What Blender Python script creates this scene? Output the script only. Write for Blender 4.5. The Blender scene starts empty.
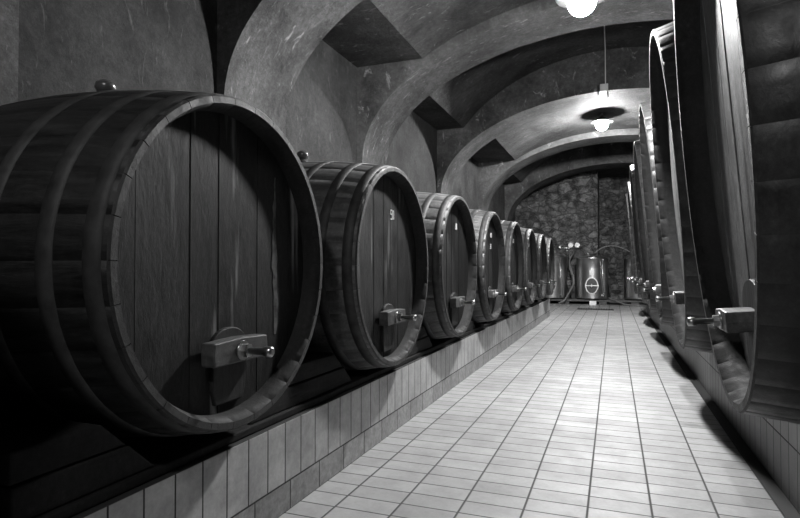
import bpy, math, random
from math import sin, cos, pi, radians, sqrt
random.seed(7)
S = bpy.context.scene
COL = S.collection

# ------------------------------------------------------------------ camera
F_PX = 562.0
YAW, PITCH = radians(20.8), radians(0.99)
cam = bpy.data.cameras.new('camera')
cam.sensor_width = 36.0
cam.lens = F_PX / 800.0 * 36.0
cam.clip_start = 0.02
camo = bpy.data.objects.new('camera', cam)
COL.objects.link(camo)
camo.location = (0, 0, 1.0)
camo.rotation_euler = (pi / 2 + PITCH, 0, YAW)
S.camera = camo

# ------------------------------------------------------------------ world, exposure
W = bpy.data.worlds.new('world')
S.world = W
W.use_nodes = True
W.node_tree.nodes['Background'].inputs[0].default_value = (0.5, 0.5, 0.5, 1)
W.node_tree.nodes['Background'].inputs[1].default_value = 0.002
S.view_settings.view_transform = 'Standard'
S.view_settings.look = 'None'
S.view_settings.exposure = 0.0
S.view_settings.gamma = 1.0
S.view_settings.use_curve_mapping = False

# the cellar's lamps: (x, y, z, globe radius, emission strength)
LAMPS = [(-0.225, 4.70, 3.14, 0.11, 1600.0),
         (-0.188, 11.22, 3.72, 0.11, 2200.0)]
REAR_LAMP = (-0.35, -0.9, 3.14, 0.11, 260.0)

# ------------------------------------------------------------------ materials
def new_mat(name):
    m = bpy.data.materials.new(name)
    m.use_nodes = True
    nt = m.node_tree
    b = nt.nodes['Principled BSDF']
    return m, nt, b

def N(nt, t, **kw):
    n = nt.nodes.new(t)
    for k, v in kw.items():
        setattr(n, k, v)
    return n

def math_(nt, op, a, b=None, c=None, clamp=False):
    n = N(nt, 'ShaderNodeMath', operation=op)
    n.use_clamp = clamp
    for i, v in enumerate((a, b, c)):
        if v is None: continue
        if isinstance(v, (int, float)): n.inputs[i].default_value = v
        else: nt.links.new(v, n.inputs[i])
    return n.outputs[0]

def ramp(nt, fac, stops):
    r = N(nt, 'ShaderNodeValToRGB')
    e = r.color_ramp.elements
    e[0].position = stops[0][0]; e[0].color = (stops[0][1],) * 3 + (1,)
    e[1].position = stops[-1][0]; e[1].color = (stops[-1][1],) * 3 + (1,)
    for p, v in stops[1:-1]:
        x = e.new(p); x.color = (v, v, v, 1)
    nt.links.new(fac, r.inputs[0])
    return r.outputs[0]

def noise(nt, vec, scale, detail=6, rough=0.6, dist=0.0):
    n = N(nt, 'ShaderNodeTexNoise')
    n.inputs['Scale'].default_value = scale
    n.inputs['Detail'].default_value = detail
    n.inputs['Roughness'].default_value = rough
    n.inputs['Distortion'].default_value = dist
    nt.links.new(vec, n.inputs['Vector'])
    return n.outputs['Fac']

def mapping(nt, scale=(1, 1, 1), rand=False):
    tc = N(nt, 'ShaderNodeTexCoord')
    mp = N(nt, 'ShaderNodeMapping')
    mp.inputs['Scale'].default_value = scale
    nt.links.new(tc.outputs['Object'], mp.inputs['Vector'])
    if rand:
        oi = N(nt, 'ShaderNodeObjectInfo')
        sc = math_(nt, 'MULTIPLY', oi.outputs['Random'], 31.0)
        cx = N(nt, 'ShaderNodeCombineXYZ')
        for i in range(3): nt.links.new(sc, cx.inputs[i])
        nt.links.new(cx.outputs[0], mp.inputs['Location'])
    return mp.outputs[0]

def bump(nt, b, h, strength=0.4, dist=0.01):
    n = N(nt, 'ShaderNodeBump')
    n.inputs['Strength'].default_value = strength
    n.inputs['Distance'].default_value = dist
    nt.links.new(h, n.inputs['Height'])
    nt.links.new(n.outputs[0], b.inputs['Normal'])

def mixf(nt, fac, a, b):
    """a + (b-a)*fac with floats/sockets"""
    d = math_(nt, 'SUBTRACT', b, a)
    return math_(nt, 'MULTIPLY_ADD', d, fac, a)

def grey(nt, v, sock):
    c = N(nt, 'ShaderNodeCombineColor')
    for i in range(3): nt.links.new(v, c.inputs[i])
    nt.links.new(c.outputs[0], sock)

def flat_mat(name, v, rough=0.6, metal=0.0, spec=0.5, nscale=None, var=0.25):
    m, nt, b = new_mat(name)
    b.inputs['Base Color'].default_value = (v, v, v, 1)
    b.inputs['Roughness'].default_value = rough
    b.inputs['Metallic'].default_value = metal
    b.inputs['Specular IOR Level'].default_value = spec
    if nscale:
        n = noise(nt, mapping(nt, rand=True), nscale)
        grey(nt, ramp(nt, n, [(0.3, v * (1 - var)), (0.7, v * (1 + var))]), b.inputs['Base Color'])
        bump(nt, b, n, 0.3, 0.004)
    return m

def wood_mat(name, lo, hi, grain=(1, 1, 1), rough=0.5, streak=0.0, spec=0.5, bs=0.5):
    """grain: scale vector, small along the grain"""
    m, nt, b = new_mat(name)
    v = mapping(nt, grain, rand=True)
    fine = noise(nt, v, 26, 8, 0.7, 0.3)
    big = noise(nt, mapping(nt, (1.4, 1.4, 1.4), rand=True), 2.3, 5, 0.6)
    col = ramp(nt, fine, [(0.28, lo), (0.5, (lo + hi) / 2), (0.72, hi)])
    k = ramp(nt, big, [(0.3, 0.55), (0.7, 1.35)])
    col = math_(nt, 'MULTIPLY', col, k)
    sp_ = noise(nt, mapping(nt, (1, 1, 0.7), rand=True), 55, 6, 0.8)
    col = math_(nt, 'MULTIPLY', col, ramp(nt, sp_, [(0.35, 0.6), (0.6, 1.2), (0.72, 2.2)]))
    if streak:
        s = noise(nt, mapping(nt, (grain[0], grain[1] * 1.3, grain[2] * 0.35), rand=True), 9, 4, 0.55)
        sm = ramp(nt, s, [(0.60, 0.0), (0.70, 1.0)])
        col = math_(nt, 'ADD', col, math_(nt, 'MULTIPLY', sm, math_(nt, 'MULTIPLY', fine, streak)))
    grey(nt, col, b.inputs['Base Color'])
    r = ramp(nt, fine, [(0.3, rough - 0.12), (0.7, rough + 0.18)])
    nt.links.new(r, b.inputs['Roughness'])
    b.inputs['Specular IOR Level'].default_value = spec
    bump(nt, b, fine, bs, 0.006)
    return m

def plaster_mat(name, lo, hi, scr=0.12, bs=0.5):
    m, nt, b = new_mat(name)
    v = mapping(nt)
    a = noise(nt, v, 1.7, 8, 0.62)
    c = noise(nt, v, 20, 10, 0.8)
    d = noise(nt, mapping(nt, (1, 2.2, 0.5)), 7, 6, 0.7, 1.0)
    col = ramp(nt, a, [(0.32, lo * 0.8), (0.68, hi * 1.1)])
    col = math_(nt, 'MULTIPLY', col, ramp(nt, c, [(0.3, 0.55), (0.5, 0.95), (0.7, 1.6)]))
    sm = ramp(nt, d, [(0.60, 0.0), (0.72, 1.0)])
    col = math_(nt, 'MULTIPLY_ADD', sm, scr, col)
    dk = ramp(nt, noise(nt, v, 5.5, 7, 0.75), [(0.26, 0.45), (0.42, 1.0)])
    col = math_(nt, 'MULTIPLY', col, dk)
    grey(nt, col, b.inputs['Base Color'])
    b.inputs['Roughness'].default_value = 0.8
    b.inputs['Specular IOR Level'].default_value = 0.25
    h = math_(nt, 'ADD', math_(nt, 'MULTIPLY', a, 2.0), c)
    bump(nt, b, h, bs, 0.02)
    return m

def tile_core(nt, u, v, w, h, u0, v0, gu, gv, wob=0.0):
    """returns grout mask (1 in the joint) and a random value per tile"""
    su = math_(nt, 'DIVIDE', math_(nt, 'SUBTRACT', u, u0), w)
    cu = math_(nt, 'FLOOR', su)
    if wob:
        wn0 = N(nt, 'ShaderNodeTexWhiteNoise', noise_dimensions='1D')
        nt.links.new(cu, wn0.inputs['W'])
        v = math_(nt, 'MULTIPLY_ADD', wn0.outputs[0], wob, v)
    sv = math_(nt, 'DIVIDE', math_(nt, 'SUBTRACT', v, v0), h)
    cv = math_(nt, 'FLOOR', sv)
    fu = math_(nt, 'FRACT', su); fv = math_(nt, 'FRACT', sv)
    du = math_(nt, 'MULTIPLY', math_(nt, 'MINIMUM', fu, math_(nt, 'SUBTRACT', 1.0, fu)), w)
    dv = math_(nt, 'MULTIPLY', math_(nt, 'MINIMUM', fv, math_(nt, 'SUBTRACT', 1.0, fv)), h)
    mu = math_(nt, 'SUBTRACT', 1.0, math_(nt, 'SMOOTH_MIN', 1.0, math_(nt, 'DIVIDE', du, gu), 0.3), clamp=True)
    mv = math_(nt, 'SUBTRACT', 1.0, math_(nt, 'SMOOTH_MIN', 1.0, math_(nt, 'DIVIDE', dv, gv), 0.3), clamp=True)
    mk = math_(nt, 'MAXIMUM', mu, mv)
    mk = math_(nt, 'MULTIPLY', mk, 2.4, clamp=True)
    wn = N(nt, 'ShaderNodeTexWhiteNoise', noise_dimensions='2D')
    cb = N(nt, 'ShaderNodeCombineXYZ')
    nt.links.new(cu, cb.inputs[0]); nt.links.new(cv, cb.inputs[1])
    nt.links.new(cb.outputs[0], wn.inputs['Vector'])
    return mk, wn.outputs[0]

def floor_mat():
    m, nt, b = new_mat('floor_tiles')
    tc = N(nt, 'ShaderNodeTexCoord')
    sp = N(nt, 'ShaderNodeSeparateXYZ')
    nt.links.new(tc.outputs['Object'], sp.inputs[0])
    mk, rnd = tile_core(nt, sp.outputs[0], sp.outputs[1], 0.2485, 0.1238, -0.107, 2.752, 0.0055, 0.0046, wob=0.012)
    n = noise(nt, tc.outputs['Object'], 5, 8, 0.7)
    n2 = noise(nt, tc.outputs['Object'], 60, 5, 0.7)
    big = noise(nt, tc.outputs['Object'], 0.9, 3, 0.5)
    base = mixf(nt, rnd, 0.23, 0.30)
    base = math_(nt, 'MULTIPLY', base, ramp(nt, n, [(0.25, 0.72), (0.6, 1.05)]))
    base = math_(nt, 'MULTIPLY', base, ramp(nt, n2, [(0.25, 0.9), (0.7, 1.05)]))
    base = math_(nt, 'MULTIPLY', base, ramp(nt, big, [(0.3, 0.85), (0.6, 1.05)]))
    col = mixf(nt, mk, base, 0.03)
    grey(nt, col, b.inputs['Base Color'])
    r = ramp(nt, n, [(0.3, 0.62), (0.7, 0.48)])
    nt.links.new(mixf(nt, mk, r, 0.8), b.inputs['Roughness'])
    b.inputs['Specular IOR Level'].default_value = 0.5
    tilt = math_(nt, 'MULTIPLY', rnd, 0.0)
    h = math_(nt, 'ADD', math_(nt, 'SUBTRACT', math_(nt, 'MULTIPLY', n2, 0.15), mk), tilt)
    bump(nt, b, h, 0.5, 0.002)
    return m

def plinth_mat(name, flip_rows=False):
    """upright tiles above a row of lying tiles"""
    m, nt, b = new_mat(name)
    tc = N(nt, 'ShaderNodeTexCoord')
    sp = N(nt, 'ShaderNodeSeparateXYZ')
    nt.links.new(tc.outputs['Object'], sp.inputs[0])
    y, z = sp.outputs[1], sp.outputs[2]
    if not flip_rows:
        zj = 0.122
        a, ra = tile_core(nt, y, z, 0.1238, 0.248, 0.02, zj, 0.0042, 0.0042)
        c, rc = tile_core(nt, y, z, 0.2476, 0.122, 0.06, 0.0, 0.0042, 0.0042)
    else:
        zj = 0.25
        a, ra = tile_core(nt, y, z, 0.1238, 0.248, 0.02, zj, 0.0042, 0.0042)
        c, rc = tile_core(nt, y, z, 0.1238, 0.25, 0.02, 0.0, 0.0042, 0.0042)
    up = math_(nt, 'GREATER_THAN', z, zj)
    mk = mixf(nt, up, c, a); rnd = mixf(nt, up, rc, ra)
    n = noise(nt, tc.outputs['Object'], 4, 8, 0.7)
    n2 = noise(nt, tc.outputs['Object'], 30, 6, 0.7)
    base = mixf(nt, rnd, 0.33, 0.42) if not flip_rows else mixf(nt, rnd, 0.06, 0.085)  # right tiles take a darker base: shade under the casks painted in
    base = math_(nt, 'MULTIPLY', base, ramp(nt, n, [(0.3, 0.6), (0.6, 1.1)]))
    base = math_(nt, 'MULTIPLY', base, ramp(nt, n2, [(0.3, 0.8), (0.65, 1.08)]))
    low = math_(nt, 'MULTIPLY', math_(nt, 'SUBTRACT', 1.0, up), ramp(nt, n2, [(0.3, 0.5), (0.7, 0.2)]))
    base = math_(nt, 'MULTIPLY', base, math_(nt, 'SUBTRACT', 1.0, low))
    grey(nt, mixf(nt, mk, base, 0.02), b.inputs['Base Color'])
    nt.links.new(mixf(nt, mk, 0.42, 0.9), b.inputs['Roughness'])
    bump(nt, b, math_(nt, 'SUBTRACT', math_(nt, 'MULTIPLY', n2, 0.2), mk), 0.5, 0.003)
    return m

def stone_mat():
    m, nt, b = new_mat('rubble_stone')
    tc = N(nt, 'ShaderNodeTexCoord')
    mp = N(nt, 'ShaderNodeMapping')
    mp.inputs['Scale'].default_value = (1.0, 1.0, 1.5)
    nt.links.new(tc.outputs['Object'], mp.inputs['Vector'])
    nn = N(nt, 'ShaderNodeTexNoise'); nn.inputs['Scale'].default_value = 4
    nt.links.new(mp.outputs[0], nn.inputs['Vector'])
    mx = N(nt, 'ShaderNodeVectorMath', operation='MULTIPLY_ADD')
    nt.links.new(nn.outputs['Color'], mx.inputs[0]); mx.inputs[1].default_value = (0.35,) * 3
    nt.links.new(mp.outputs[0], mx.inputs[2])
    vo = N(nt, 'ShaderNodeTexVoronoi', feature='DISTANCE_TO_EDGE'); vo.inputs['Scale'].default_value = 3.6
    vc = N(nt, 'ShaderNodeTexVoronoi'); vc.inputs['Scale'].default_value = 3.6
    nt.links.new(mx.outputs[0], vo.inputs['Vector']); nt.links.new(mx.outputs[0], vc.inputs['Vector'])
    sc = N(nt, 'ShaderNodeSeparateColor'); nt.links.new(vc.outputs['Color'], sc.inputs[0])
    e = ramp(nt, vo.outputs['Distance'], [(0.0, 0.35), (0.10, 1.0)])
    base = mixf(nt, sc.outputs[0], 0.035, 0.12)
    n = noise(nt, tc.outputs['Object'], 5, 10, 0.8)
    base = math_(nt, 'MULTIPLY', base, ramp(nt, n, [(0.38, 0.1), (0.62, 2.2)]))
    col = mixf(nt, e, 0.04, base)
    grey(nt, col, b.inputs['Base Color'])
    b.inputs['Roughness'].default_value = 0.85
    bump(nt, b, math_(nt, 'ADD', e, n), 0.9, 0.05)
    return m

M = dict(
    floor=floor_mat(),
    plinthL=plinth_mat('plinth_tiles_left'),
    plinthR_shaded=plinth_mat('plinth_tiles_right_shaded', True),
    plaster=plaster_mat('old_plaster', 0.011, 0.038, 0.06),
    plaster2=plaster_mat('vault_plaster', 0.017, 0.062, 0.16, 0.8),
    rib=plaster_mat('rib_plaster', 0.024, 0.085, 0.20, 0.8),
    stone=stone_mat(),
    stave=wood_mat('stave_wood', 0.03, 0.12, (0.10, 1.2, 1.2), 0.48, 0.0, 0.5, 0.45),
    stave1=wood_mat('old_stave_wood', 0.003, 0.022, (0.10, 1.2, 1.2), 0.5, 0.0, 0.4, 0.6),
    head_shaded=wood_mat('shaded_head_wood', 0.002, 0.010, (1, 1.4, 0.12), 0.5, 0.05, 0.3, 0.6),  # darker copy of the head wood; shade on the farther heads put into its colour
    head=wood_mat('head_wood', 0.001, 0.024, (1, 1.1, 0.35), 0.6, 0.35, 0.25, 0.5),
    chime=wood_mat('chime_wood', 0.012, 0.05, (1, 1, 1), 0.6, 0.0, 0.4, 0.5),
    bigstave=wood_mat('cask_stave_wood', 0.012, 0.038, (0.7, 0.9, 0.5), 0.42, 0.0, 0.45, 0.45),
    bighead=wood_mat('cask_head_wood', 0.05, 0.20, (1, 1.3, 0.07), 0.5, 0.0, 0.4, 0.5),
    inner=wood_mat('inner_chime_wood', 0.006, 0.022, (1, 1, 1), 0.68, 0.0, 0.25, 0.5),
    bar=wood_mat('bar_wood', 0.03, 0.08, (1, 0.2, 1), 0.45, 0.0, 0.5, 0.4),
    door=wood_mat('door_wood', 0.006, 0.026, (1, 1.4, 0.09), 0.55, 0.0, 0.4, 0.4),
    beam=wood_mat('beam_wood', 0.006, 0.022, (1.4, 0.12, 1.4), 0.75, 0.0, 0.2, 0.6),
    hoop=flat_mat('hoop_iron', 0.035, 0.6, 0.0, 0.3, 18, 0.5),
    iron=flat_mat('bolt_metal', 0.45, 0.28, 1.0, 0.5, 40, 0.2),
    bung=flat_mat('bung_stopper', 0.10, 0.25, 0.3, 0.6),
    steel=flat_mat('stainless_steel', 0.62, 0.32, 1.0, 0.5, 3, 0.08),
    darksteel=flat_mat('dark_steel', 0.08, 0.4, 1.0),
    glass=flat_mat('dark_port', 0.02, 0.1, 0.0, 0.8),
    white=flat_mat('white_plastic', 0.8, 0.4),
    stain=flat_mat('pale_stain', 0.06, 0.8, 0, 0.2, 30, 0.7),
    chalk=flat_mat('chalk', 0.62, 0.9, 0, 0.1),
    plate=flat_mat('pale_plate', 0.4, 0.5),
    rubber=flat_mat('hose_rubber', 0.13, 0.45),
    concrete=flat_mat('concrete', 0.09, 0.85, 0, 0.3, 12, 0.3),
    grate=flat_mat('drain_iron', 0.03, 0.6, 0.3),
    cord=flat_mat('black_cord', 0.02, 0.5),
    crack=flat_mat('crack', 0.008, 0.9, 0, 0.1),
)
def emis(name, st):
    m, nt, b = new_mat(name)
    b.inputs['Base Color'].default_value = (0.8, 0.8, 0.8, 1)
    b.inputs['Emission Color'].default_value = (1, 1, 1, 1)
    b.inputs['Emission Strength'].default_value = st
    return m

# ------------------------------------------------------------------ mesh helpers
class MB:
    def __init__(s): s.v = []; s.f = []; s.m = []; s.sm = []
    def add(s, vs, fs, mi=0, smooth=False):
        o = len(s.v); s.v += [tuple(p) for p in vs]
        for f in fs:
            s.f.append([i + o for i in f]); s.m.append(mi); s.sm.append(smooth)
    def box(s, x0, x1, y0, y1, z0, z1, mi=0):
        vs = [(x, y, z) for z in (z0, z1) for y in (y0, y1) for x in (x0, x1)]
        s.add(vs, [(0, 2, 3, 1), (4, 5, 7, 6), (0, 1, 5, 4), (2, 6, 7, 3), (0, 4, 6, 2), (1, 3, 7, 5)], mi)
    def quad(s, a, b, c, d, mi=0): s.add([a, b, c, d], [(0, 1, 2, 3)], mi)
    def prism(s, poly, axis, a0, a1, mi=0, smooth=False):
        """poly of 2-D points; axis 'x': poly=(y,z); 'y': (x,z); 'z': (x,y)"""
        def P(p, a):
            return {'x': (a, p[0], p[1]), 'y': (p[0], a, p[1]), 'z': (p[0], p[1], a)}[axis]
        n = len(poly)
        s.add([P(p, a0) for p in poly] + [P(p, a1) for p in poly],
              [list(range(n))[::-1], list(range(n, 2 * n))], mi, False)
        s.add([P(p, a0) for p in poly] + [P(p, a1) for p in poly],
              [(i, (i + 1) % n, n + (i + 1) % n, n + i) for i in range(n)], mi, smooth)
    def lathe(s, prof, axis='z', c=(0, 0, 0), n=24, mi=0, smooth=True, cap=True):
        """prof: list of (r, h)"""
        vs = []
        for r, h in prof:
            for i in range(n):
                t = 2 * pi * i / n
                a, b = r * cos(t), r * sin(t)
                p = {'z': (a, b, h), 'x': (h, a, b), 'y': (b, h, a)}[axis]
                vs.append((p[0] + c[0], p[1] + c[1], p[2] + c[2]))
        fs = []
        for k in range(len(prof) - 1):
            for i in range(n):
                j = (i + 1) % n
                fs.append((k * n + i, k * n + j, (k + 1) * n + j, (k + 1) * n + i))
        s.add(vs, fs, mi, smooth)
        if cap:
            o = len(s.v) - len(vs)
            for k in (0, len(prof) - 1):
                s.f.append([o + k * n + i for i in range(n)]); s.m.append(mi); s.sm.append(False)
    def tube(s, pts, r, n=8, mi=0):
        from mathutils import Vector
        P = [Vector(p) for p in pts]
        vs = []; up = Vector((0, 0, 1))
        prev = None
        for i, p in enumerate(P):
            d = (P[min(i + 1, len(P) - 1)] - P[max(i - 1, 0)]).normalized()
            a = d.cross(up) if prev is None else prev - d * prev.dot(d)
            if a.length < 1e-4: a = d.cross(Vector((1, 0, 0)))
            a.normalize(); b = d.cross(a); prev = a
            for k in range(n):
                t = 2 * pi * k / n
                vs.append(tuple(p + a * (r * cos(t)) + b * (r * sin(t))))
        fs = []
        for k in range(len(P) - 1):
            for i in range(n):
                j = (i + 1) % n
                fs.append((k * n + i, k * n + j, (k + 1) * n + j, (k + 1) * n + i))
        s.add(vs, fs, mi, True)
        o = len(s.v) - len(vs)
        s.f.append([o + i for i in range(n)]); s.m.append(mi); s.sm.append(False)
        s.f.append([o + (len(P) - 1) * n + i for i in range(n)]); s.m.append(mi); s.sm.append(False)
    def build(s, name, mats, parent=None, bevel=0, fixn=True):
        import bmesh
        me = bpy.data.meshes.new(name)
        me.from_pydata(s.v, [], s.f)
        if not isinstance(mats, (list, tuple)): mats = [mats]
        for m in mats: me.materials.append(m)
        me.polygons.foreach_set('material_index', s.m)
        me.polygons.foreach_set('use_smooth', s.sm)
        me.validate(); me.update()
        if fixn:
            bm = bmesh.new(); bm.from_mesh(me)
            bmesh.ops.remove_doubles(bm, verts=bm.verts, dist=1e-5)
            bmesh.ops.recalc_face_normals(bm, faces=bm.faces)
            bm.to_mesh(me); bm.free()
        o = bpy.data.objects.new(name, me)
        COL.objects.link(o)
        if parent: o.parent = parent
        if bevel:
            b = o.modifiers.new('bevel', 'BEVEL'); b.width = bevel; b.segments = 2; b.limit_method = 'ANGLE'
        return o

def empty(name, loc=(0, 0, 0), rot=(0, 0, 0)):
    o = bpy.data.objects.new(name, None); COL.objects.link(o)
    o.empty_display_size = 0.1
    o.location = loc; o.rotation_euler = rot
    return o

def tag(o, label=None, cat=None, group=None, kind=None):
    if label: o['label'] = label
    if cat: o['category'] = cat
    if group: o['group'] = group
    if kind: o['kind'] = kind
    return o

# ------------------------------------------------------------------ the room
WX = 2.8           # half width at the rib faces
NX = 2.87          # half width at the niche walls
Y0, Y1 = -3.0, 19.2
HN = 3.42          # niche ceiling height
RIBS = [(-1.9, -1.1), (1.1, 1.95), (3.55, 4.42), (6.10, 6.85), (9.37, 10.07), (12.6, 13.3), (15.9, 16.6)]
def prof(x, dz=0.0):
    return 2.3 + (1.5 + dz) * sqrt(max(0.0, 1 - (x / WX) ** 2))
DZ = 0.13
DZH = 0.65          # the two bays whose vaults rise higher
def arch_pts(dz, xm, n=40):
    return [(-xm + 2 * xm * i / n, prof(-xm + 2 * xm * i / n, dz)) for i in range(n + 1)]
xi = WX * sqrt(1 - ((HN - 2.3) / (1.5 + DZ)) ** 2)     # where the bay vault meets the niche ceiling

mb = MB(); mb.quad((-3.2, Y0, 0), (3.2, Y0, 0), (3.2, Y1 + 0.2, 0), (-3.2, Y1 + 0.2, 0))
mb.add([(-3.2, Y0, -0.1), (3.2, Y0, -0.1), (3.2, Y1 + .2, -0.1), (-3.2, Y1 + .2, -0.1)], [(3, 2, 1, 0)])
o = mb.build('floor', M['floor'], fixn=False); tag(o, kind='structure')

bays = []
ys = [Y0] + [v for r in RIBS for v in r] + [Y1]
for i in range(0, len(ys), 2): bays.append((ys[i], ys[i + 1]))
# bay vaults with their niche ceilings: the ceiling
mb = MB()
for (a, b) in bays:
    dz = DZH if a in (6.85, 13.3, -1.1, 1.95) else DZ
    xi = WX * sqrt(1 - ((HN - 2.3) / (1.5 + dz)) ** 2)
    pts = [(-NX, HN)] + arch_pts(dz, xi, 44) + [(NX, HN)]
    n = len(pts)
    nseg = 6
    vs = []
    for k in range(nseg + 1):
        y = a + (b - a) * k / nseg
        vs += [(x, y, z) for x, z in pts]
    fs = [(k * n + i, k * n + i + 1, (k + 1) * n + i + 1, (k + 1) * n + i) for k in range(nseg) for i in range(n - 1)]
    # the flat niche ceilings keep their hard edge
    mb.add(vs, [f for f in fs if f[0] % n not in (0, n - 2)], 0, True)
    mb.add(vs, [f for f in fs if f[0] % n in (0, n - 2)], 0, False)
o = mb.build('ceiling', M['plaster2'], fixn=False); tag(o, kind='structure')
# niche walls
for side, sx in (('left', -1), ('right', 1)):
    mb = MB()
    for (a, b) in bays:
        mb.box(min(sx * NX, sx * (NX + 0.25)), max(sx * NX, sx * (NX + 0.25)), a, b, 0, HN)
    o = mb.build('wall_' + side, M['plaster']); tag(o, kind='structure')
# ribs on their piers: soffit, legs and both faces
for i, (a, b) in enumerate(RIBS):
    mb = MB()
    inner = [(-WX, 0.0), (-WX, 1.2)] + arch_pts(0, WX, 72) + [(WX, 1.2), (WX, 0.0)]
    # denser near the springing
    inner = [(-WX, 0.0), (-WX, 1.2)] + [(-WX * cos(t), 2.3 + 1.5 * sin(t)) for t in [pi * k / 72 for k in range(73)]] + [(WX, 1.2), (WX, 0.0)]
    out = []
    for x, z in inner:
        if z <= 2.3 + 1e-6: out.append((math.copysign(NX + .25, x), z))
        else:
            out.append((x * (NX + .25) / WX, z + 0.85))
    n = len(inner)
    for y, rev in ((a, 0), (b, 1)):
        vs = [(x, y, z) for x, z in inner] + [(x, y, z) for x, z in out]
        mb.add(vs, [(k, k + 1, n + k + 1, n + k) for k in range(n - 1)], 0, False)
    vs = []
    for k in range(5):
        y = a + (b - a) * k / 4
        vs += [(x, y, z) for x, z in inner]
    mb.add(vs, [(k * n + j, k * n + j + 1, (k + 1) * n + j + 1, (k + 1) * n + j) for k in range(4) for j in range(n - 1)], 0, True)
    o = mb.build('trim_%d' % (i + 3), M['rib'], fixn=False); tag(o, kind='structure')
    es = o.modifiers.new('edge', 'EDGE_SPLIT'); es.split_angle = radians(50)
# end walls
mb = MB()
arch = [(-NX, 0), (-NX, 2.3)] + [(x * NX / WX, z) for x, z in arch_pts(0.8, WX, 40)] + [(NX, 2.3), (NX, 0)]
mb.prism(arch, 'y', Y0 - 0.2, Y0)
tag(mb.build('wall_front', M['plaster']), kind='structure')
mb = MB()
mb.prism(arch, 'y', Y1, Y1 + 0.3)
tag(mb.build('wall_back', M['stone']), kind='structure')
# rubble pier that stands a little forward of the back wall on its left
mb = MB()
mb.box(-NX, -0.42, Y1 - 1.65, Y1, 0, 3.9)
tag(mb.build('wall_back_pier', M['stone'], bevel=0.03), kind='structure')
# tiled plinths
PL = 0.37
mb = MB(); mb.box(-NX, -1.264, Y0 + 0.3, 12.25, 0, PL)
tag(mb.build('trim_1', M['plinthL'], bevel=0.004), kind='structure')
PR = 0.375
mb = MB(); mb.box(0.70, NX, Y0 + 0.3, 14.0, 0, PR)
tag(mb.build('trim_2', M['plinthR_shaded'], bevel=0.004), kind='structure')

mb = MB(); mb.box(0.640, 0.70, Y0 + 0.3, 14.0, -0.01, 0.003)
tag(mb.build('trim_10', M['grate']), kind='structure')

# ------------------------------------------------------------------ casks
def ring_pts(a, b, n, ph=0.0):
    return [(a * cos(2 * pi * k / n + ph), b * sin(2 * pi * k / n + ph)) for k in range(n)]

def cask_body(a, b, L, bulge, nst, thick=0.04, recess=0.09):
    """staves around the x axis, front end at x=+L/2; a is the half width (y), b the half height (z)"""
    mb = MB()
    half = L / 2
    angs = []
    for k in range(nst):
        t0 = 2 * pi * k / nst; t1 = 2 * pi * (k + 1) / nst; e = 0.0012 / max(a, b)
        q = 0.0008 if nst < 40 else 0.0
        angs += [(t0, -0.002 if nst < 40 else -0.0006), (t0 + e, 0.0), (t0 + (t1 - t0) / 3, q), (t0 + 2 * (t1 - t0) / 3, q), (t1 - e, 0.0)]
    n = len(angs)
    xs = [-half + L * k / 16 for k in range(17)]
    rows = []
    for x in xs:
        g = bulge * (1 - (x / half) ** 2)
        rows.append([(x, (a + g + d) * cos(t), (b + g + d) * sin(t)) for t, d in angs])
    def ringrow(x, ins, amp=0.0):
        return [(x - (amp if d < 0 else 0), (a - ins) * cos(t), (b - ins) * sin(t)) for t, d in angs]
    def strip(R, mi, sm):
        vs = [p for r in R for p in r]
        mb.add(vs, [(k * n + i, k * n + (i + 1) % n, (k + 1) * n + (i + 1) % n, (k + 1) * n + i)
                    for k in range(len(R) - 1) for i in range(n)], mi, sm)
    strip(rows, 0, True)
    # rounded chime then inner face to the croze
    for sgn in (1, -1):
        x = sgn * half
        R = [rows[-1] if sgn > 0 else rows[0],
             ringrow(x + sgn * 0.006, 0.006, sgn * .004), ringrow(x + sgn * 0.006, thick * 0.6, sgn * .004)]
        strip(R, 1, False)
        R = [ringrow(x + sgn * 0.006, thick * 0.6), ringrow(x - sgn * recess * 0.5, thick), ringrow(x - sgn * (recess + 0.05), thick + 0.004)]
        strip(R, 2, True)
    return mb

def cask_head(a, b, x, nb, thick=0.04, th=0.03, sgn=1):
    """vertical boards inside the ellipse (a,b)"""
    mb = MB()
    a -= thick * 0.9; b -= thick * 0.9
    rnd = random.Random(nb)
    ed = [-a + 2 * a * k / nb for k in range(nb + 1)]
    for k in range(1, nb): ed[k] += rnd.uniform(-.12, .12) * 2 * a / nb
    for k in range(nb):
        y0, y1 = ed[k] + 0.0007, ed[k + 1] - 0.0007
        if k == 0: y0 = -a + 1e-4
        if k == nb - 1: y1 = a - 1e-4
        m = 8
        yy = [y0 + (y1 - y0) * j / m for j in range(m + 1)]
        top = [(y, b * sqrt(max(0, 1 - (y / a) ** 2))) for y in yy]
        poly = top + [(y, -z) for y, z in top[::-1]]
        off = rnd.uniform(-0.0025, 0.0025)
        mb.prism(poly, 'x', x - th + off, x + off)
        mb.prism([(yy[-1] - 0.001, top[-1][1] * .98), (yy[-1] + 0.0035, top[-1][1] * .98), (yy[-1] + 0.0035, -top[-1][1] * .98), (yy[-1] - 0.001, -top[-1][1] * .98)], 'x', x - th, x - 0.006)
    return mb

def hoop(a, b, L, bulge, x0, x1, off=0.0022):
    mb = MB(); half = L / 2; n = 96
    R = []
    for x, d in ((x0, -0.003), (x0, off), ((x0 + x1) / 2, off + 0.0006), (x1, off), (x1, -0.003)):
        g = bulge * (1 - (x / half) ** 2) + d
        R.append([(x, (a + g) * cos(2 * pi * k / n), (b + g) * sin(2 * pi * k / n)) for k in range(n)])
    vs = [p for r in R for p in r]
    mb.add(vs, [(k * n + i, k * n + (i + 1) % n, (k + 1) * n + (i + 1) % n, (k + 1) * n + i) for k in range(4) for i in range(n)], 0, True)
    return mb

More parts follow.
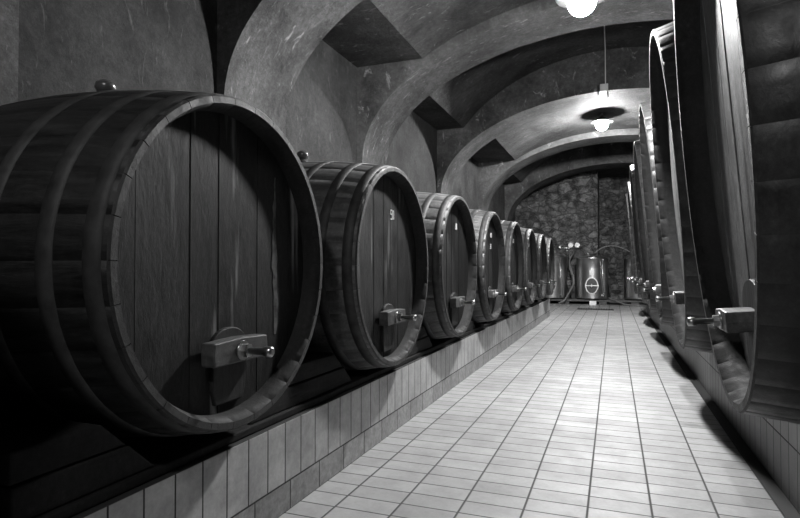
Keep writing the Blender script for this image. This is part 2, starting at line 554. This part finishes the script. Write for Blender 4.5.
def make_cask(name, a, b, L, bulge, nst, nb, hoops, bar, doorw, doorh, mats, recess=0.065, bung=True, thick=0.042):
    root = empty(name)
    cask_body(a, b, L, bulge, nst, thick, recess).build('staves', [mats[0], M['chime'], M['inner']], root)
    xh = L / 2 - recess
    cask_head(a, b, xh, nb, thick).build('head', mats[1], root)
    cask_head(a, b, -xh + .03, nb, thick).build('back_head', mats[1], root)
    for x0, x1 in hoops:
        hoop(a, b, L, bulge, x0, x1).build('hoop', M['hoop'], root)
        hoop(a, b, L, bulge, -x1, -x0).build('hoop', M['hoop'], root)
    if bung:
        mb = MB()
        zt = b + bulge
        mb.lathe([(0.045, zt - 0.01), (0.045, zt + 0.012), (0.028, zt + 0.02), (0.02, zt + 0.035)], n=20)
        mb.lathe([(0.012, zt + 0.03), (0.030, zt + 0.036), (0.038, zt + 0.052), (0.034, zt + 0.070), (0.018, zt + 0.080), (0.004, zt + 0.082)], n=20)
        mb.build('bung', M['bung'], root)
    # door board and crossbar with its bolt
    zb, ww, hh, dd = bar           # centre height, length, height, depth of the crossbar
    mb = MB()
    lo = -b * 0.86
    poly = [(-doorw * .42, lo), (doorw * .42, lo), (doorw * .5, lo + .05)]
    for k in range(13):
        t = pi * k / 12
        poly.append((doorw * .5 * cos(t), zb + doorh * (0.35 + 0.65 * sin(t))))
    poly.append((-doorw * .5, lo + .05))
    mb.prism(poly, 'x', xh - 0.005, xh + 0.014)
    mb.build('door_panel', M['door'], root, bevel=0.004)
    mb = MB()
    mb.prism([(-ww / 2, zb - hh / 2), (ww / 2, zb - hh / 2), (ww / 2 + .004, zb), (ww / 2, zb + hh / 2), (0, zb + hh / 2 + .006), (-ww / 2, zb + hh / 2), (-ww / 2 - .004, zb)], 'x', xh + 0.012, xh + 0.014 + dd)
    cb = mb.build('crossbar', M['bar'], root, bevel=0.005)
    mb = MB()
    xb = xh + 0.014 + dd
    mb.lathe([(0.032, xb - .002), (0.032, xb + 0.006)], 'x', (0, 0, zb), 20)
    mb.lathe([(0.023, xb + 0.004), (0.023, xb + 0.026)], 'x', (0, 0, zb), 6, smooth=False)
    mb.lathe([(0.012, xb + 0.02), (0.012, xb + 0.085), (0.017, xb + 0.088), (0.017, xb + 0.112), (0.01, xb + 0.116)], 'x', (0, 0, zb), 14)
    mb.build('bolt', M['iron'], cb)
    return root

def copy_tree(o, parent=None):
    c = o.copy(); COL.objects.link(c); c.parent = parent
    for ch in list(o.children): copy_tree(ch, c)
    return c

LB = 1.24
HO = [(0.555, 0.605), (0.42, 0.47), (0.23, 0.28)]
def left_cask(rh, ms, **kw):
    return make_cask('wine_barrel', rh, rh, LB, 0.062, 30, 9, HO, (-0.29, 0.28, 0.075, 0.05), 0.17, 0.075,
                     ms, **kw)
XL = -1.15 - LB / 2
labels = [
    'nearest dark round barrel of the left row, cut by the left photo edge',
    'dark round barrel of the left row with the chalked number 91 on its head',
    'third barrel from the camera in the left row, just beyond the one chalked 91',
    'fourth barrel from the camera in the left row on the tiled plinth',
    'fifth barrel from the camera in the left row on the tiled plinth',
    'sixth barrel from the camera in the left row on the tiled plinth',
    'seventh barrel from the camera in the left row, last but one before the tanks',
    'farthest barrel of the left row, next to the steel tanks',
    'barrel of the left row beside the camera, just outside the left photo edge',
]
proto = left_cask(0.56, (M['stave'], M['head']))
rest = left_cask(0.56, (M['stave'], M['head_shaded']))
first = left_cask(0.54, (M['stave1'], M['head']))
YL = [1.562 + 1.424 * i for i in range(8)] + [1.553 - 1.424]
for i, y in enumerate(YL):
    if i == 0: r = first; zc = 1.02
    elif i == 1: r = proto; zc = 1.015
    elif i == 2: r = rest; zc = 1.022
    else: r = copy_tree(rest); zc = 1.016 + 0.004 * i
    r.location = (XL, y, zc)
    tag(r, labels[i], 'barrel', 'round barrels in the row on the left plinth')
# chalk number on the second, small pale plates on others
def stroke(mb, pts, x, w=0.006):
    for (y0, z0), (y1, z1) in zip(pts, pts[1:]):
        L = math.hypot(y1 - y0, z1 - z0); ny, nz = -(z1 - z0) / L * w / 2, (y1 - y0) / L * w / 2
        mb.prism([(y0 + ny, z0 + nz), (y1 + ny, z1 + nz), (y1 - ny, z1 - nz), (y0 - ny, z0 - nz)], 'x', x, x + 0.002)
mb = MB(); xs = LB / 2 - 0.065 + 0.0026; oy, oz = 0.05, 0.275
h = 0.052; w = 0.026
stroke(mb, [(oy + w, oz), (oy + w, oz + h), (oy, oz + h), (oy, oz + h * .55), (oy + w, oz + h * .55)], xs)
stroke(mb, [(oy + w, oz), (oy, oz)], xs)
stroke(mb, [(oy + w + 0.014, oz + h * .85), (oy + w + 0.022, oz + h), (oy + w + 0.022, oz)], xs)
mb.build('chalk_number', M['chalk'], proto)
mb = MB()
ra = random.Random(3); lft = []; rgt = []
for k in range(22):
    z = 0.33 - 0.60 * k / 21
    w = 0.017 * (1 - abs(k - 12) / 16) + ra.uniform(-.004, .004)
    c = 0.280 + ra.uniform(-.003, .003) - 0.006 * math.sin(k / 4)
    lft.append((c - w, z)); rgt.append((c + w * ra.uniform(.6, 1.2), z))
mb.prism(lft + rgt[::-1], 'x', xs - 0.001, xs + 0.0006)
o = mb.build('stain', M['stain'], first); o['label'] = 'pale drip stain running down the head'
barrels = [o for o in COL.objects if o.parent is None and o.name.startswith('wine_barrel')]
barrels.sort(key=lambda o: o.location.y)
barrels = barrels[1:]
for k in (2, 3, 4, 5):
    mb = MB(); mb.box(xs - .002, xs + .004, 0.05, 0.10, 0.30, 0.35)
    mb.build('number_plate', M['plate'], barrels[k])
    if k == 3:
        mb = MB(); mb.box(xs - .002, xs + .004, 0.045, 0.07, 0.18, 0.235)
        mb.build('number_plate', M['plate'], barrels[k])

# the big upright oval casks on the right
LR = 1.48
AR, BR = 0.707, 1.074
LEAN = math.atan(0.082)
HR = [(0.53, 0.59), (0.35, 0.41), (0.12, 0.17)]
bigproto = make_cask('oval_cask', AR, BR, LR, 0.078, 44, 11, HR, (-0.735, 0.215, 0.076, 0.105), 0.30, 0.15,
                     (M['bigstave'], M['bighead']), recess=0.10, bung=True, thick=0.055)
rl = ['nearest of the tall oval casks, cut by the right photo edge',
      'second tall oval cask on the right, its arched rim top lit white',
      'third tall oval cask on the right, seen as a narrow strip behind the second',
      'fourth tall oval cask on the right, a thin strip under the farther lamp',
      'fifth tall oval cask on the right, mostly hidden by the nearer casks',
      'sixth tall oval cask on the right, mostly hidden by the nearer casks',
      'farthest tall oval cask on the right beside the steel tanks']
ZR = 1.537
for i in range(7):
    r = bigproto if i == 0 else copy_tree(bigproto)
    y = 2.443 + 1.76 * i
    # front of the cask leans over the aisle: its axis dips towards the aisle
    hx = 0.34
    cx = hx + LR / 2 * cos(LEAN); cz = ZR + LR / 2 * sin(LEAN)
    r.location = (cx, y, cz)
    r.rotation_euler = (0, LEAN, pi)       # local +x turned to -x of the room, dipping
    tag(r, rl[i], 'cask', 'oval casks in the row on the right plinth')
# splits in the wood of the nearest cask
mb = MB(); xs = LR / 2 - 0.10 + 0.003
def crack(mb, pts, w):
    for (y0, z0), (y1, z1) in zip(pts, pts[1:]):
        L = math.hypot(y1 - y0, z1 - z0); ny, nz = -(z1 - z0) / L * w / 2, (y1 - y0) / L * w / 2
        mb.prism([(y0 + ny, z0 + nz), (y1 + ny, z1 + nz), (y1 - ny, z1 - nz), (y0 - ny, z0 - nz)], 'x', xs - .002, xs + 0.001)
crack(mb, [(0.245, 0.19), (0.235, 0.165), (0.225, 0.145), (0.19, 0.11)], 0.007)
crack(mb, [(0.275, 0.150), (0.235, 0.152)], 0.007)
tag(mb.build('split', M['crack'], bigproto), 'dark split in the head boards')

# rails and chocks that carry the left row
mb = MB(); mb.box(-1.46, -1.285, -0.6, 12.0, PL, 0.402)
tag(mb.build('wooden_rail', M['beam'], bevel=0.006), 'long dark wooden rail lying on the left tiled plinth under the round barrels', 'rail')
def chock(poly, x0, x1, lab, grp, mat):
    r = empty('wooden_chock', (sum(p[0] for p in poly) / len(poly), 0, 0))
    ym = sum(p[0] for p in poly) / len(poly)
    r.location = ((x0 + x1) / 2, ym, poly[0][1])
    zb = poly[0][1]; zt = poly[2][1]
    zm = zb + (zt - zb) * 0.52
    def at(z):
        f = (z - zb) / (zt - zb)
        return (poly[0][0] + (poly[3][0] - poly[0][0]) * f, poly[1][0] + (poly[2][0] - poly[1][0]) * f)
    for z0, z1, e in ((zb, zm, 0), (zm + 0.004, zt, 0.006)):
        a0, b0 = at(z0); a1, b1 = at(z1)
        m = MB()
        w = (x1 - x0) / 2
        m.prism([(a0 - ym, z0 - zb), (b0 - ym, z0 - zb), (b1 - ym, z1 - zb), (a1 - ym, z1 - zb)], 'x', -w, w - e)
        m.build('board', mat, r, bevel=0.006)
    tag(r, lab, 'chock', grp)
    return r
cl = ['wooden chock at the bottom left corner of the photo, against the nearest barrel',
      'wooden chock between the nearest barrel and the barrel chalked 91',
      'wooden chock between the second and third barrels of the left row',
      'wooden chock between the third and fourth barrels of the left row',
      'wooden chock between the fourth and fifth barrels of the left row',
      'wooden chock between the fifth and sixth barrels of the left row',
      'wooden chock between the sixth and seventh barrels of the left row',
      'wooden chock between the last two barrels of the left row']
for k in range(8):
    ym = 1.553 + 1.424 * (k - 0.5)
    z0, z1 = 0.402, 0.575
    if k == 0: poly = [(0.90, z0), (1.34, z0), (1.15, z1), (0.90, z1)]
    else: poly = [(ym - .45, z0), (ym + .45, z0), (ym + .25, z1), (ym - .25, z1)]
    chock(poly, -1.47, -1.30, cl[k], 'chocks between the left barrels', M['beam'])
# the same under the tall casks
mb = MB(); mb.box(0.74, 0.98, 1.4, 13.8, PR, 0.405)
tag(mb.build('wooden_rail', M['beam'], bevel=0.005), 'long dark wooden rail lying on the right tiled plinth under the tall casks', 'rail')
cr = ['wooden chock between the first and second tall casks on the right',
      'wooden chock between the second and third tall casks on the right',
      'wooden chock between the third and fourth tall casks on the right',
      'wooden chock between the fourth and fifth tall casks on the right',
      'wooden chock between the fifth and sixth tall casks on the right',
      'wooden chock between the last two tall casks on the right']
for k in range(6):
    ym = 2.443 + 1.76 * (k + .5)
    chock([(ym - .62, .405), (ym + .62, .405), (ym + .42, .55), (ym - .42, .55)], .76, .96, cr[k], 'chocks between the tall casks', M['beam'])

# ------------------------------------------------------------------ lamps
def lamp(x, y, z, r, st, lab, ceil):
    root = empty('pendant_lamp', (x, y, ceil))
    m = MB(); m.lathe([(0.001, z - r - ceil)] + [(r * sin(t), z - r * cos(t) - ceil) for t in [pi * k / 16 for k in range(1, 15)]], n=28)
    g = m.build('globe', emis('lamp_glow', st), root)
    m = MB(); zt = z + r * 0.93 - ceil
    m.lathe([(0.052, zt - .012), (0.052, zt + .02), (0.03, zt + .045), (0.008, zt + .05)], n=20)
    m.build('cap', M['darksteel'], root)
    m = MB(); m.lathe([(0.05, zt + .03), (0.20, zt - .055), (0.205, zt - .06), (0.202, zt - .065), (0.048, zt + .018)], n=32)
    m.build('reflector', M['darksteel'], root)
    m = MB(); m.tube([(0, 0, zt + .04), (0, 0, 0.0)], 0.006)
    m.lathe([(0.035, -0.03), (0.035, 0.0)], n=16)
    m.build('cord', M['cord'], root)
    tag(root, lab, 'lamp')
lamp(*LAMPS[0], 'glaring round lamp hanging from the vault at the top edge of the photo', prof(LAMPS[0][0], DZ))
lamp(*LAMPS[1], 'glaring round lamp farther back, hanging just beyond the pale arch above the steel tanks', prof(LAMPS[1][0], DZ))
if REAR_LAMP:
    lamp(*REAR_LAMP, 'round lamp hanging behind the camera over the aisle', prof(REAR_LAMP[0], DZ))
# junction box and cable on the far side arch
r = empty('junction_box', (-0.12, 9.37, 3.84))
m = MB(); m.box(-0.06, 0.06, -0.05, 0.0, -0.06, 0.06); m.build('box', M['plate'], r, bevel=0.008)
m = MB(); m.tube([(-.09, -.02, .05), (-.09, -.02, -.10)], .012); m.tube([(.05, -.03, -.05), (.06, -.03, -.16)], .01); m.build('cable_stub', M['cord'], r)
tag(r, 'small junction box with cable ends on the crown of the pale arch', 'junction box')
m = MB(); m.tube([(-0.08, 6.9, 4.43), (-0.09, 7.6, 4.43), (-0.10, 8.5, 4.43), (-0.10, 9.30, 4.43), (-0.10, 9.33, 4.1), (-0.10, 9.33, 3.9)], 0.008)
tag(m.build('cable', M['plate']), 'thin cable running along the vault crown between the two arches', 'cable')

# ------------------------------------------------------------------ far end: bench, steel tanks, hoses
bench = empty('low_bench', (-0.5, 17.0, 0))
m = MB(); m.box(-1.9, 1.9, -.45, .45, .085, .13); m.build('slab', M['concrete'], bench, bevel=.006)
for bx in (-1.62, -.78, .22, 1.05, 1.7):
    m = MB(); m.box(bx - .10, bx + .10, -.43, .35, 0, .085); m.build('block', M['concrete'], bench, bevel=.006)
tag(bench, 'low concrete slab on blocks carrying the steel tanks at the far wall', 'bench')

def tank(x, y, z, r, h, lab):
    root = empty('steel_tank', (x, y, z))
    m = MB()
    pr = [(r - .01, .03), (r, .035), (r, .06)]
    for k in range(1, 4):
        zz = .06 + (h - .12) * k / 4
        pr += [(r, zz)]
    pr += [(r, h - .05), (r + .012, h - .045), (r + .012, h - .03), (r, h - .02)]
    m.lathe(pr, n=56); m.build('shell', M['steel'], root)
    m = MB(); m.lathe([(r, h - .022), (r * .95, h), (r * .5, h + .04), (.10, h + .055), (.10, h + .085), (.07, h + .095)], n=48); m.build('lid', M['steel'], root)
    for k in range(4):
        a = pi / 4 + k * pi / 2
        m = MB(); m.lathe([(.03, 0), (.022, .012), (.022, .05)], c=(r * .8 * cos(a), r * .8 * sin(a), 0), n=12); m.build('foot', M['darksteel'], root)
    # oval manway low on the front
    yy = -r - .012
    d = empty('x'); bpy.data.objects.remove(d)
    m = MB(); zc = h * .33; a, b = .175, .235
    outer = [(a * cos(2 * pi * k / 40), zc + b * sin(2 * pi * k / 40)) for k in range(40)]
    inner = [((a - .028) * cos(2 * pi * k / 40), zc + (b - .028) * sin(2 * pi * k / 40)) for k in range(40)]
    vs = [(p[0], yy - .03, p[1]) for p in outer] + [(p[0], yy - .03, p[1]) for p in inner] + \
         [(p[0], -sqrt(r * r - p[0] ** 2) + .01, p[1]) for p in outer] + [(p[0], yy + .0, p[1]) for p in inner]
    fs = []
    for k in range(40):
        j = (k + 1) % 40
        fs += [(k, j, 40 + j, 40 + k), (k, 80 + k, 80 + j, j), (40 + k, 40 + j, 120 + j, 120 + k)]
    m.add(vs, fs, 0, False); mw = m.build('manway_frame', M['steel'], root)
    m = MB(); m.prism(inner, 'y', yy - .012, yy + .004)
    m.build('manway_door', M['darksteel'], mw)
    m = MB(); m.box(-a - .02, a + .02, yy - .06, yy - .034, zc - .014, zc + .014)
    m.build('clamp_bar', M['steel'], mw, bevel=.004)
    m = MB(); m.lathe([(.03, yy - .10), (.03, yy - .06)], 'y', (0, 0, zc), 12); m.tube([(0, yy - .09, zc + .06), (0, yy - .09, zc - .06)], .009)
    m.build('hand_wheel', M['steel'], mw)
    m = MB(); m.box(-.06, .06, -r - .008, -r + .01, h * .58, h * .70); m.build('label', M['white'], root)
    # sight gauge down the right of the front
    t = radians(-52); gx, gy = (r + .035) * cos(t), (r + .035) * sin(t)
    m = MB(); m.tube([(gx, gy, .10), (gx, gy, h - .08)], .010)
    for zz in (.12, h * .5, h * .68, h - .1): m.lathe([(.022, zz - .02), (.022, zz + .02)], c=(gx, gy, 0), n=10)
    m.build('sight_gauge', M['steel'], root)
    m = MB(); m.lathe([(.03, -r - .10), (.03, -r + .02)], 'y', (.03, 0, .075), 14); m.lathe([(.045, -r - .11), (.045, -r - .095)], 'y', (.03, 0, .075), 14)
    m.build('outlet_valve', M['steel'], root)
    m = MB(); m.tube([(-.11, -.12, h + .03), (-.11, -.12, h + .13)], .018); m.tube([(-.15, -.12, h + .13), (-.07, -.12, h + .13)], .014); m.build('top_valve', M['steel'], root)
    tag(root, lab, 'tank', 'steel wine tanks at the far end')
TZ = .13
tank(-.57, 17.02, TZ, .43, 1.20, 'stainless steel tank in the middle of the far end with an oval door and label')
tank(-1.70, 17.02, TZ, .43, 1.26, 'stainless steel tank at the far end on the left, half hidden behind the last barrel')
tank(.70, 17.02, TZ, .43, 1.18, 'stainless steel tank at the far end on the right, beside the tall casks')

m = MB()
m.box(-.09, .09, -.07, .07, 0, .12)
o = m.build('plastic_box', M['white'], bevel=.01); o.location = (-.53, 16.2, 0)
tag(o, 'small white box standing on the floor in front of the middle steel tank', 'box')
m = MB()
m.box(-.42, .42, -.17, .17, 0, .012)
for k in range(14): m.box(-.40 + .0585 * k, -.37 + .0585 * k, -.15, .15, .012, .022)
o = m.build('floor_grate', M['grate']); o.location = (-.42, 14.6, 0)
tag(o, 'dark flat drain grate on the tiled floor before the steel tanks', 'grate')

def arc(p0, p1, top, n=18):
    out = []
    for k in range(n + 1):
        t = k / n
        x = p0[0] + (p1[0] - p0[0]) * t; y = p0[1] + (p1[1] - p0[1]) * t
        z = p0[2] + (p1[2] - p0[2]) * t + top * 4 * t * (1 - t) * (1.0 + 0.5 * (0.5 - t))
        out.append((x, y, z))
    return out
m = MB(); m.tube(arc((-.50, 16.9, 1.44), (.55, 17.0, 1.40), .22) , .016)
tag(m.build('hose', M['rubber']), 'thin hose arching from the top of the middle steel tank to the right one', 'hose')
m = MB()
m.tube([(-1.10, 17.48, 1.60), (-1.10, 17.3, 1.45), (-1.19, 16.9, 1.25), (-1.16, 16.6, 1.0), (-1.06, 16.5, .8), (-1.04, 16.45, .6), (-1.12, 16.44, .42), (-1.2, 16.42, .27), (-1.3, 16.4, .10), (-1.45, 16.3, .03)], .024)
tag(m.build('hose', M['rubber']), 'thick hose hanging in bends between the left and middle steel tanks', 'hose')
m = MB()
m.tube([(-1.22, 17.48, 1.6), (-1.22, 17.35, 1.4), (-1.19, 17.2, 1.1), (-1.12, 17.1, .9), (-1.10, 17.05, .6), (-1.14, 17.0, .35), (-1.12, 16.98, .16)], .017)
tag(m.build('hose', M['rubber']), 'thinner hose hanging behind the thick one between the steel tanks', 'hose')
m = MB()
m.tube([(-.15, 16.55, .20), (.05, 16.5, .13), (.25, 16.4, .04), (.5, 16.3, .025), (.8, 16.2, .025)], .018)
tag(m.build('hose', M['rubber']), 'hose running down to the floor from the right side of the middle steel tank', 'hose')
# pipe and round dials on the stone
r = empty('wall_pipe', (-1.3, 17.5, 1.62))
m = MB(); m.tube([(-.55, 0, 0), (.45, 0, 0)], .022); m.tube([(-.35, 0, 0), (-.35, 0, -.25)], .016); m.tube([(.0, 0, 0), (.0, 0, -.2)], .016)
for xx in (-.5, .4): m.box(xx - .02, xx + .02, 0, .08, -.02, .02)
m.build('pipe', M['steel'], r)
for xx in (-.42, -.2):
    m = MB(); m.lathe([(.03, -.05), (.03, .0)], 'y', (xx, 0, .03), 12); m.tube([(xx - .05, -.05, .06), (xx + .05, -.05, .06)], .01); m.build('tap', M['steel'], r)
tag(r, 'horizontal steel water pipe with taps on the stone behind the left tank', 'pipe')
for xx, lb in ((-1.19, 'left one of the two white round dials on the pipe at the far wall'), (-1.0, 'right one of the two white round dials on the pipe at the far wall')):
    r = empty('pressure_dial', (xx, 17.47, 1.70))
    m = MB(); m.lathe([(.07, -.03), (.078, -.02), (.078, .01)], 'y', n=24); m.build('case', M['steel'], r)
    m = MB(); m.lathe([(.066, -.036), (.066, -.028)], 'y', n=24); m.build('face', M['white'], r)
    tag(r, lb, 'dial', 'pressure dials')
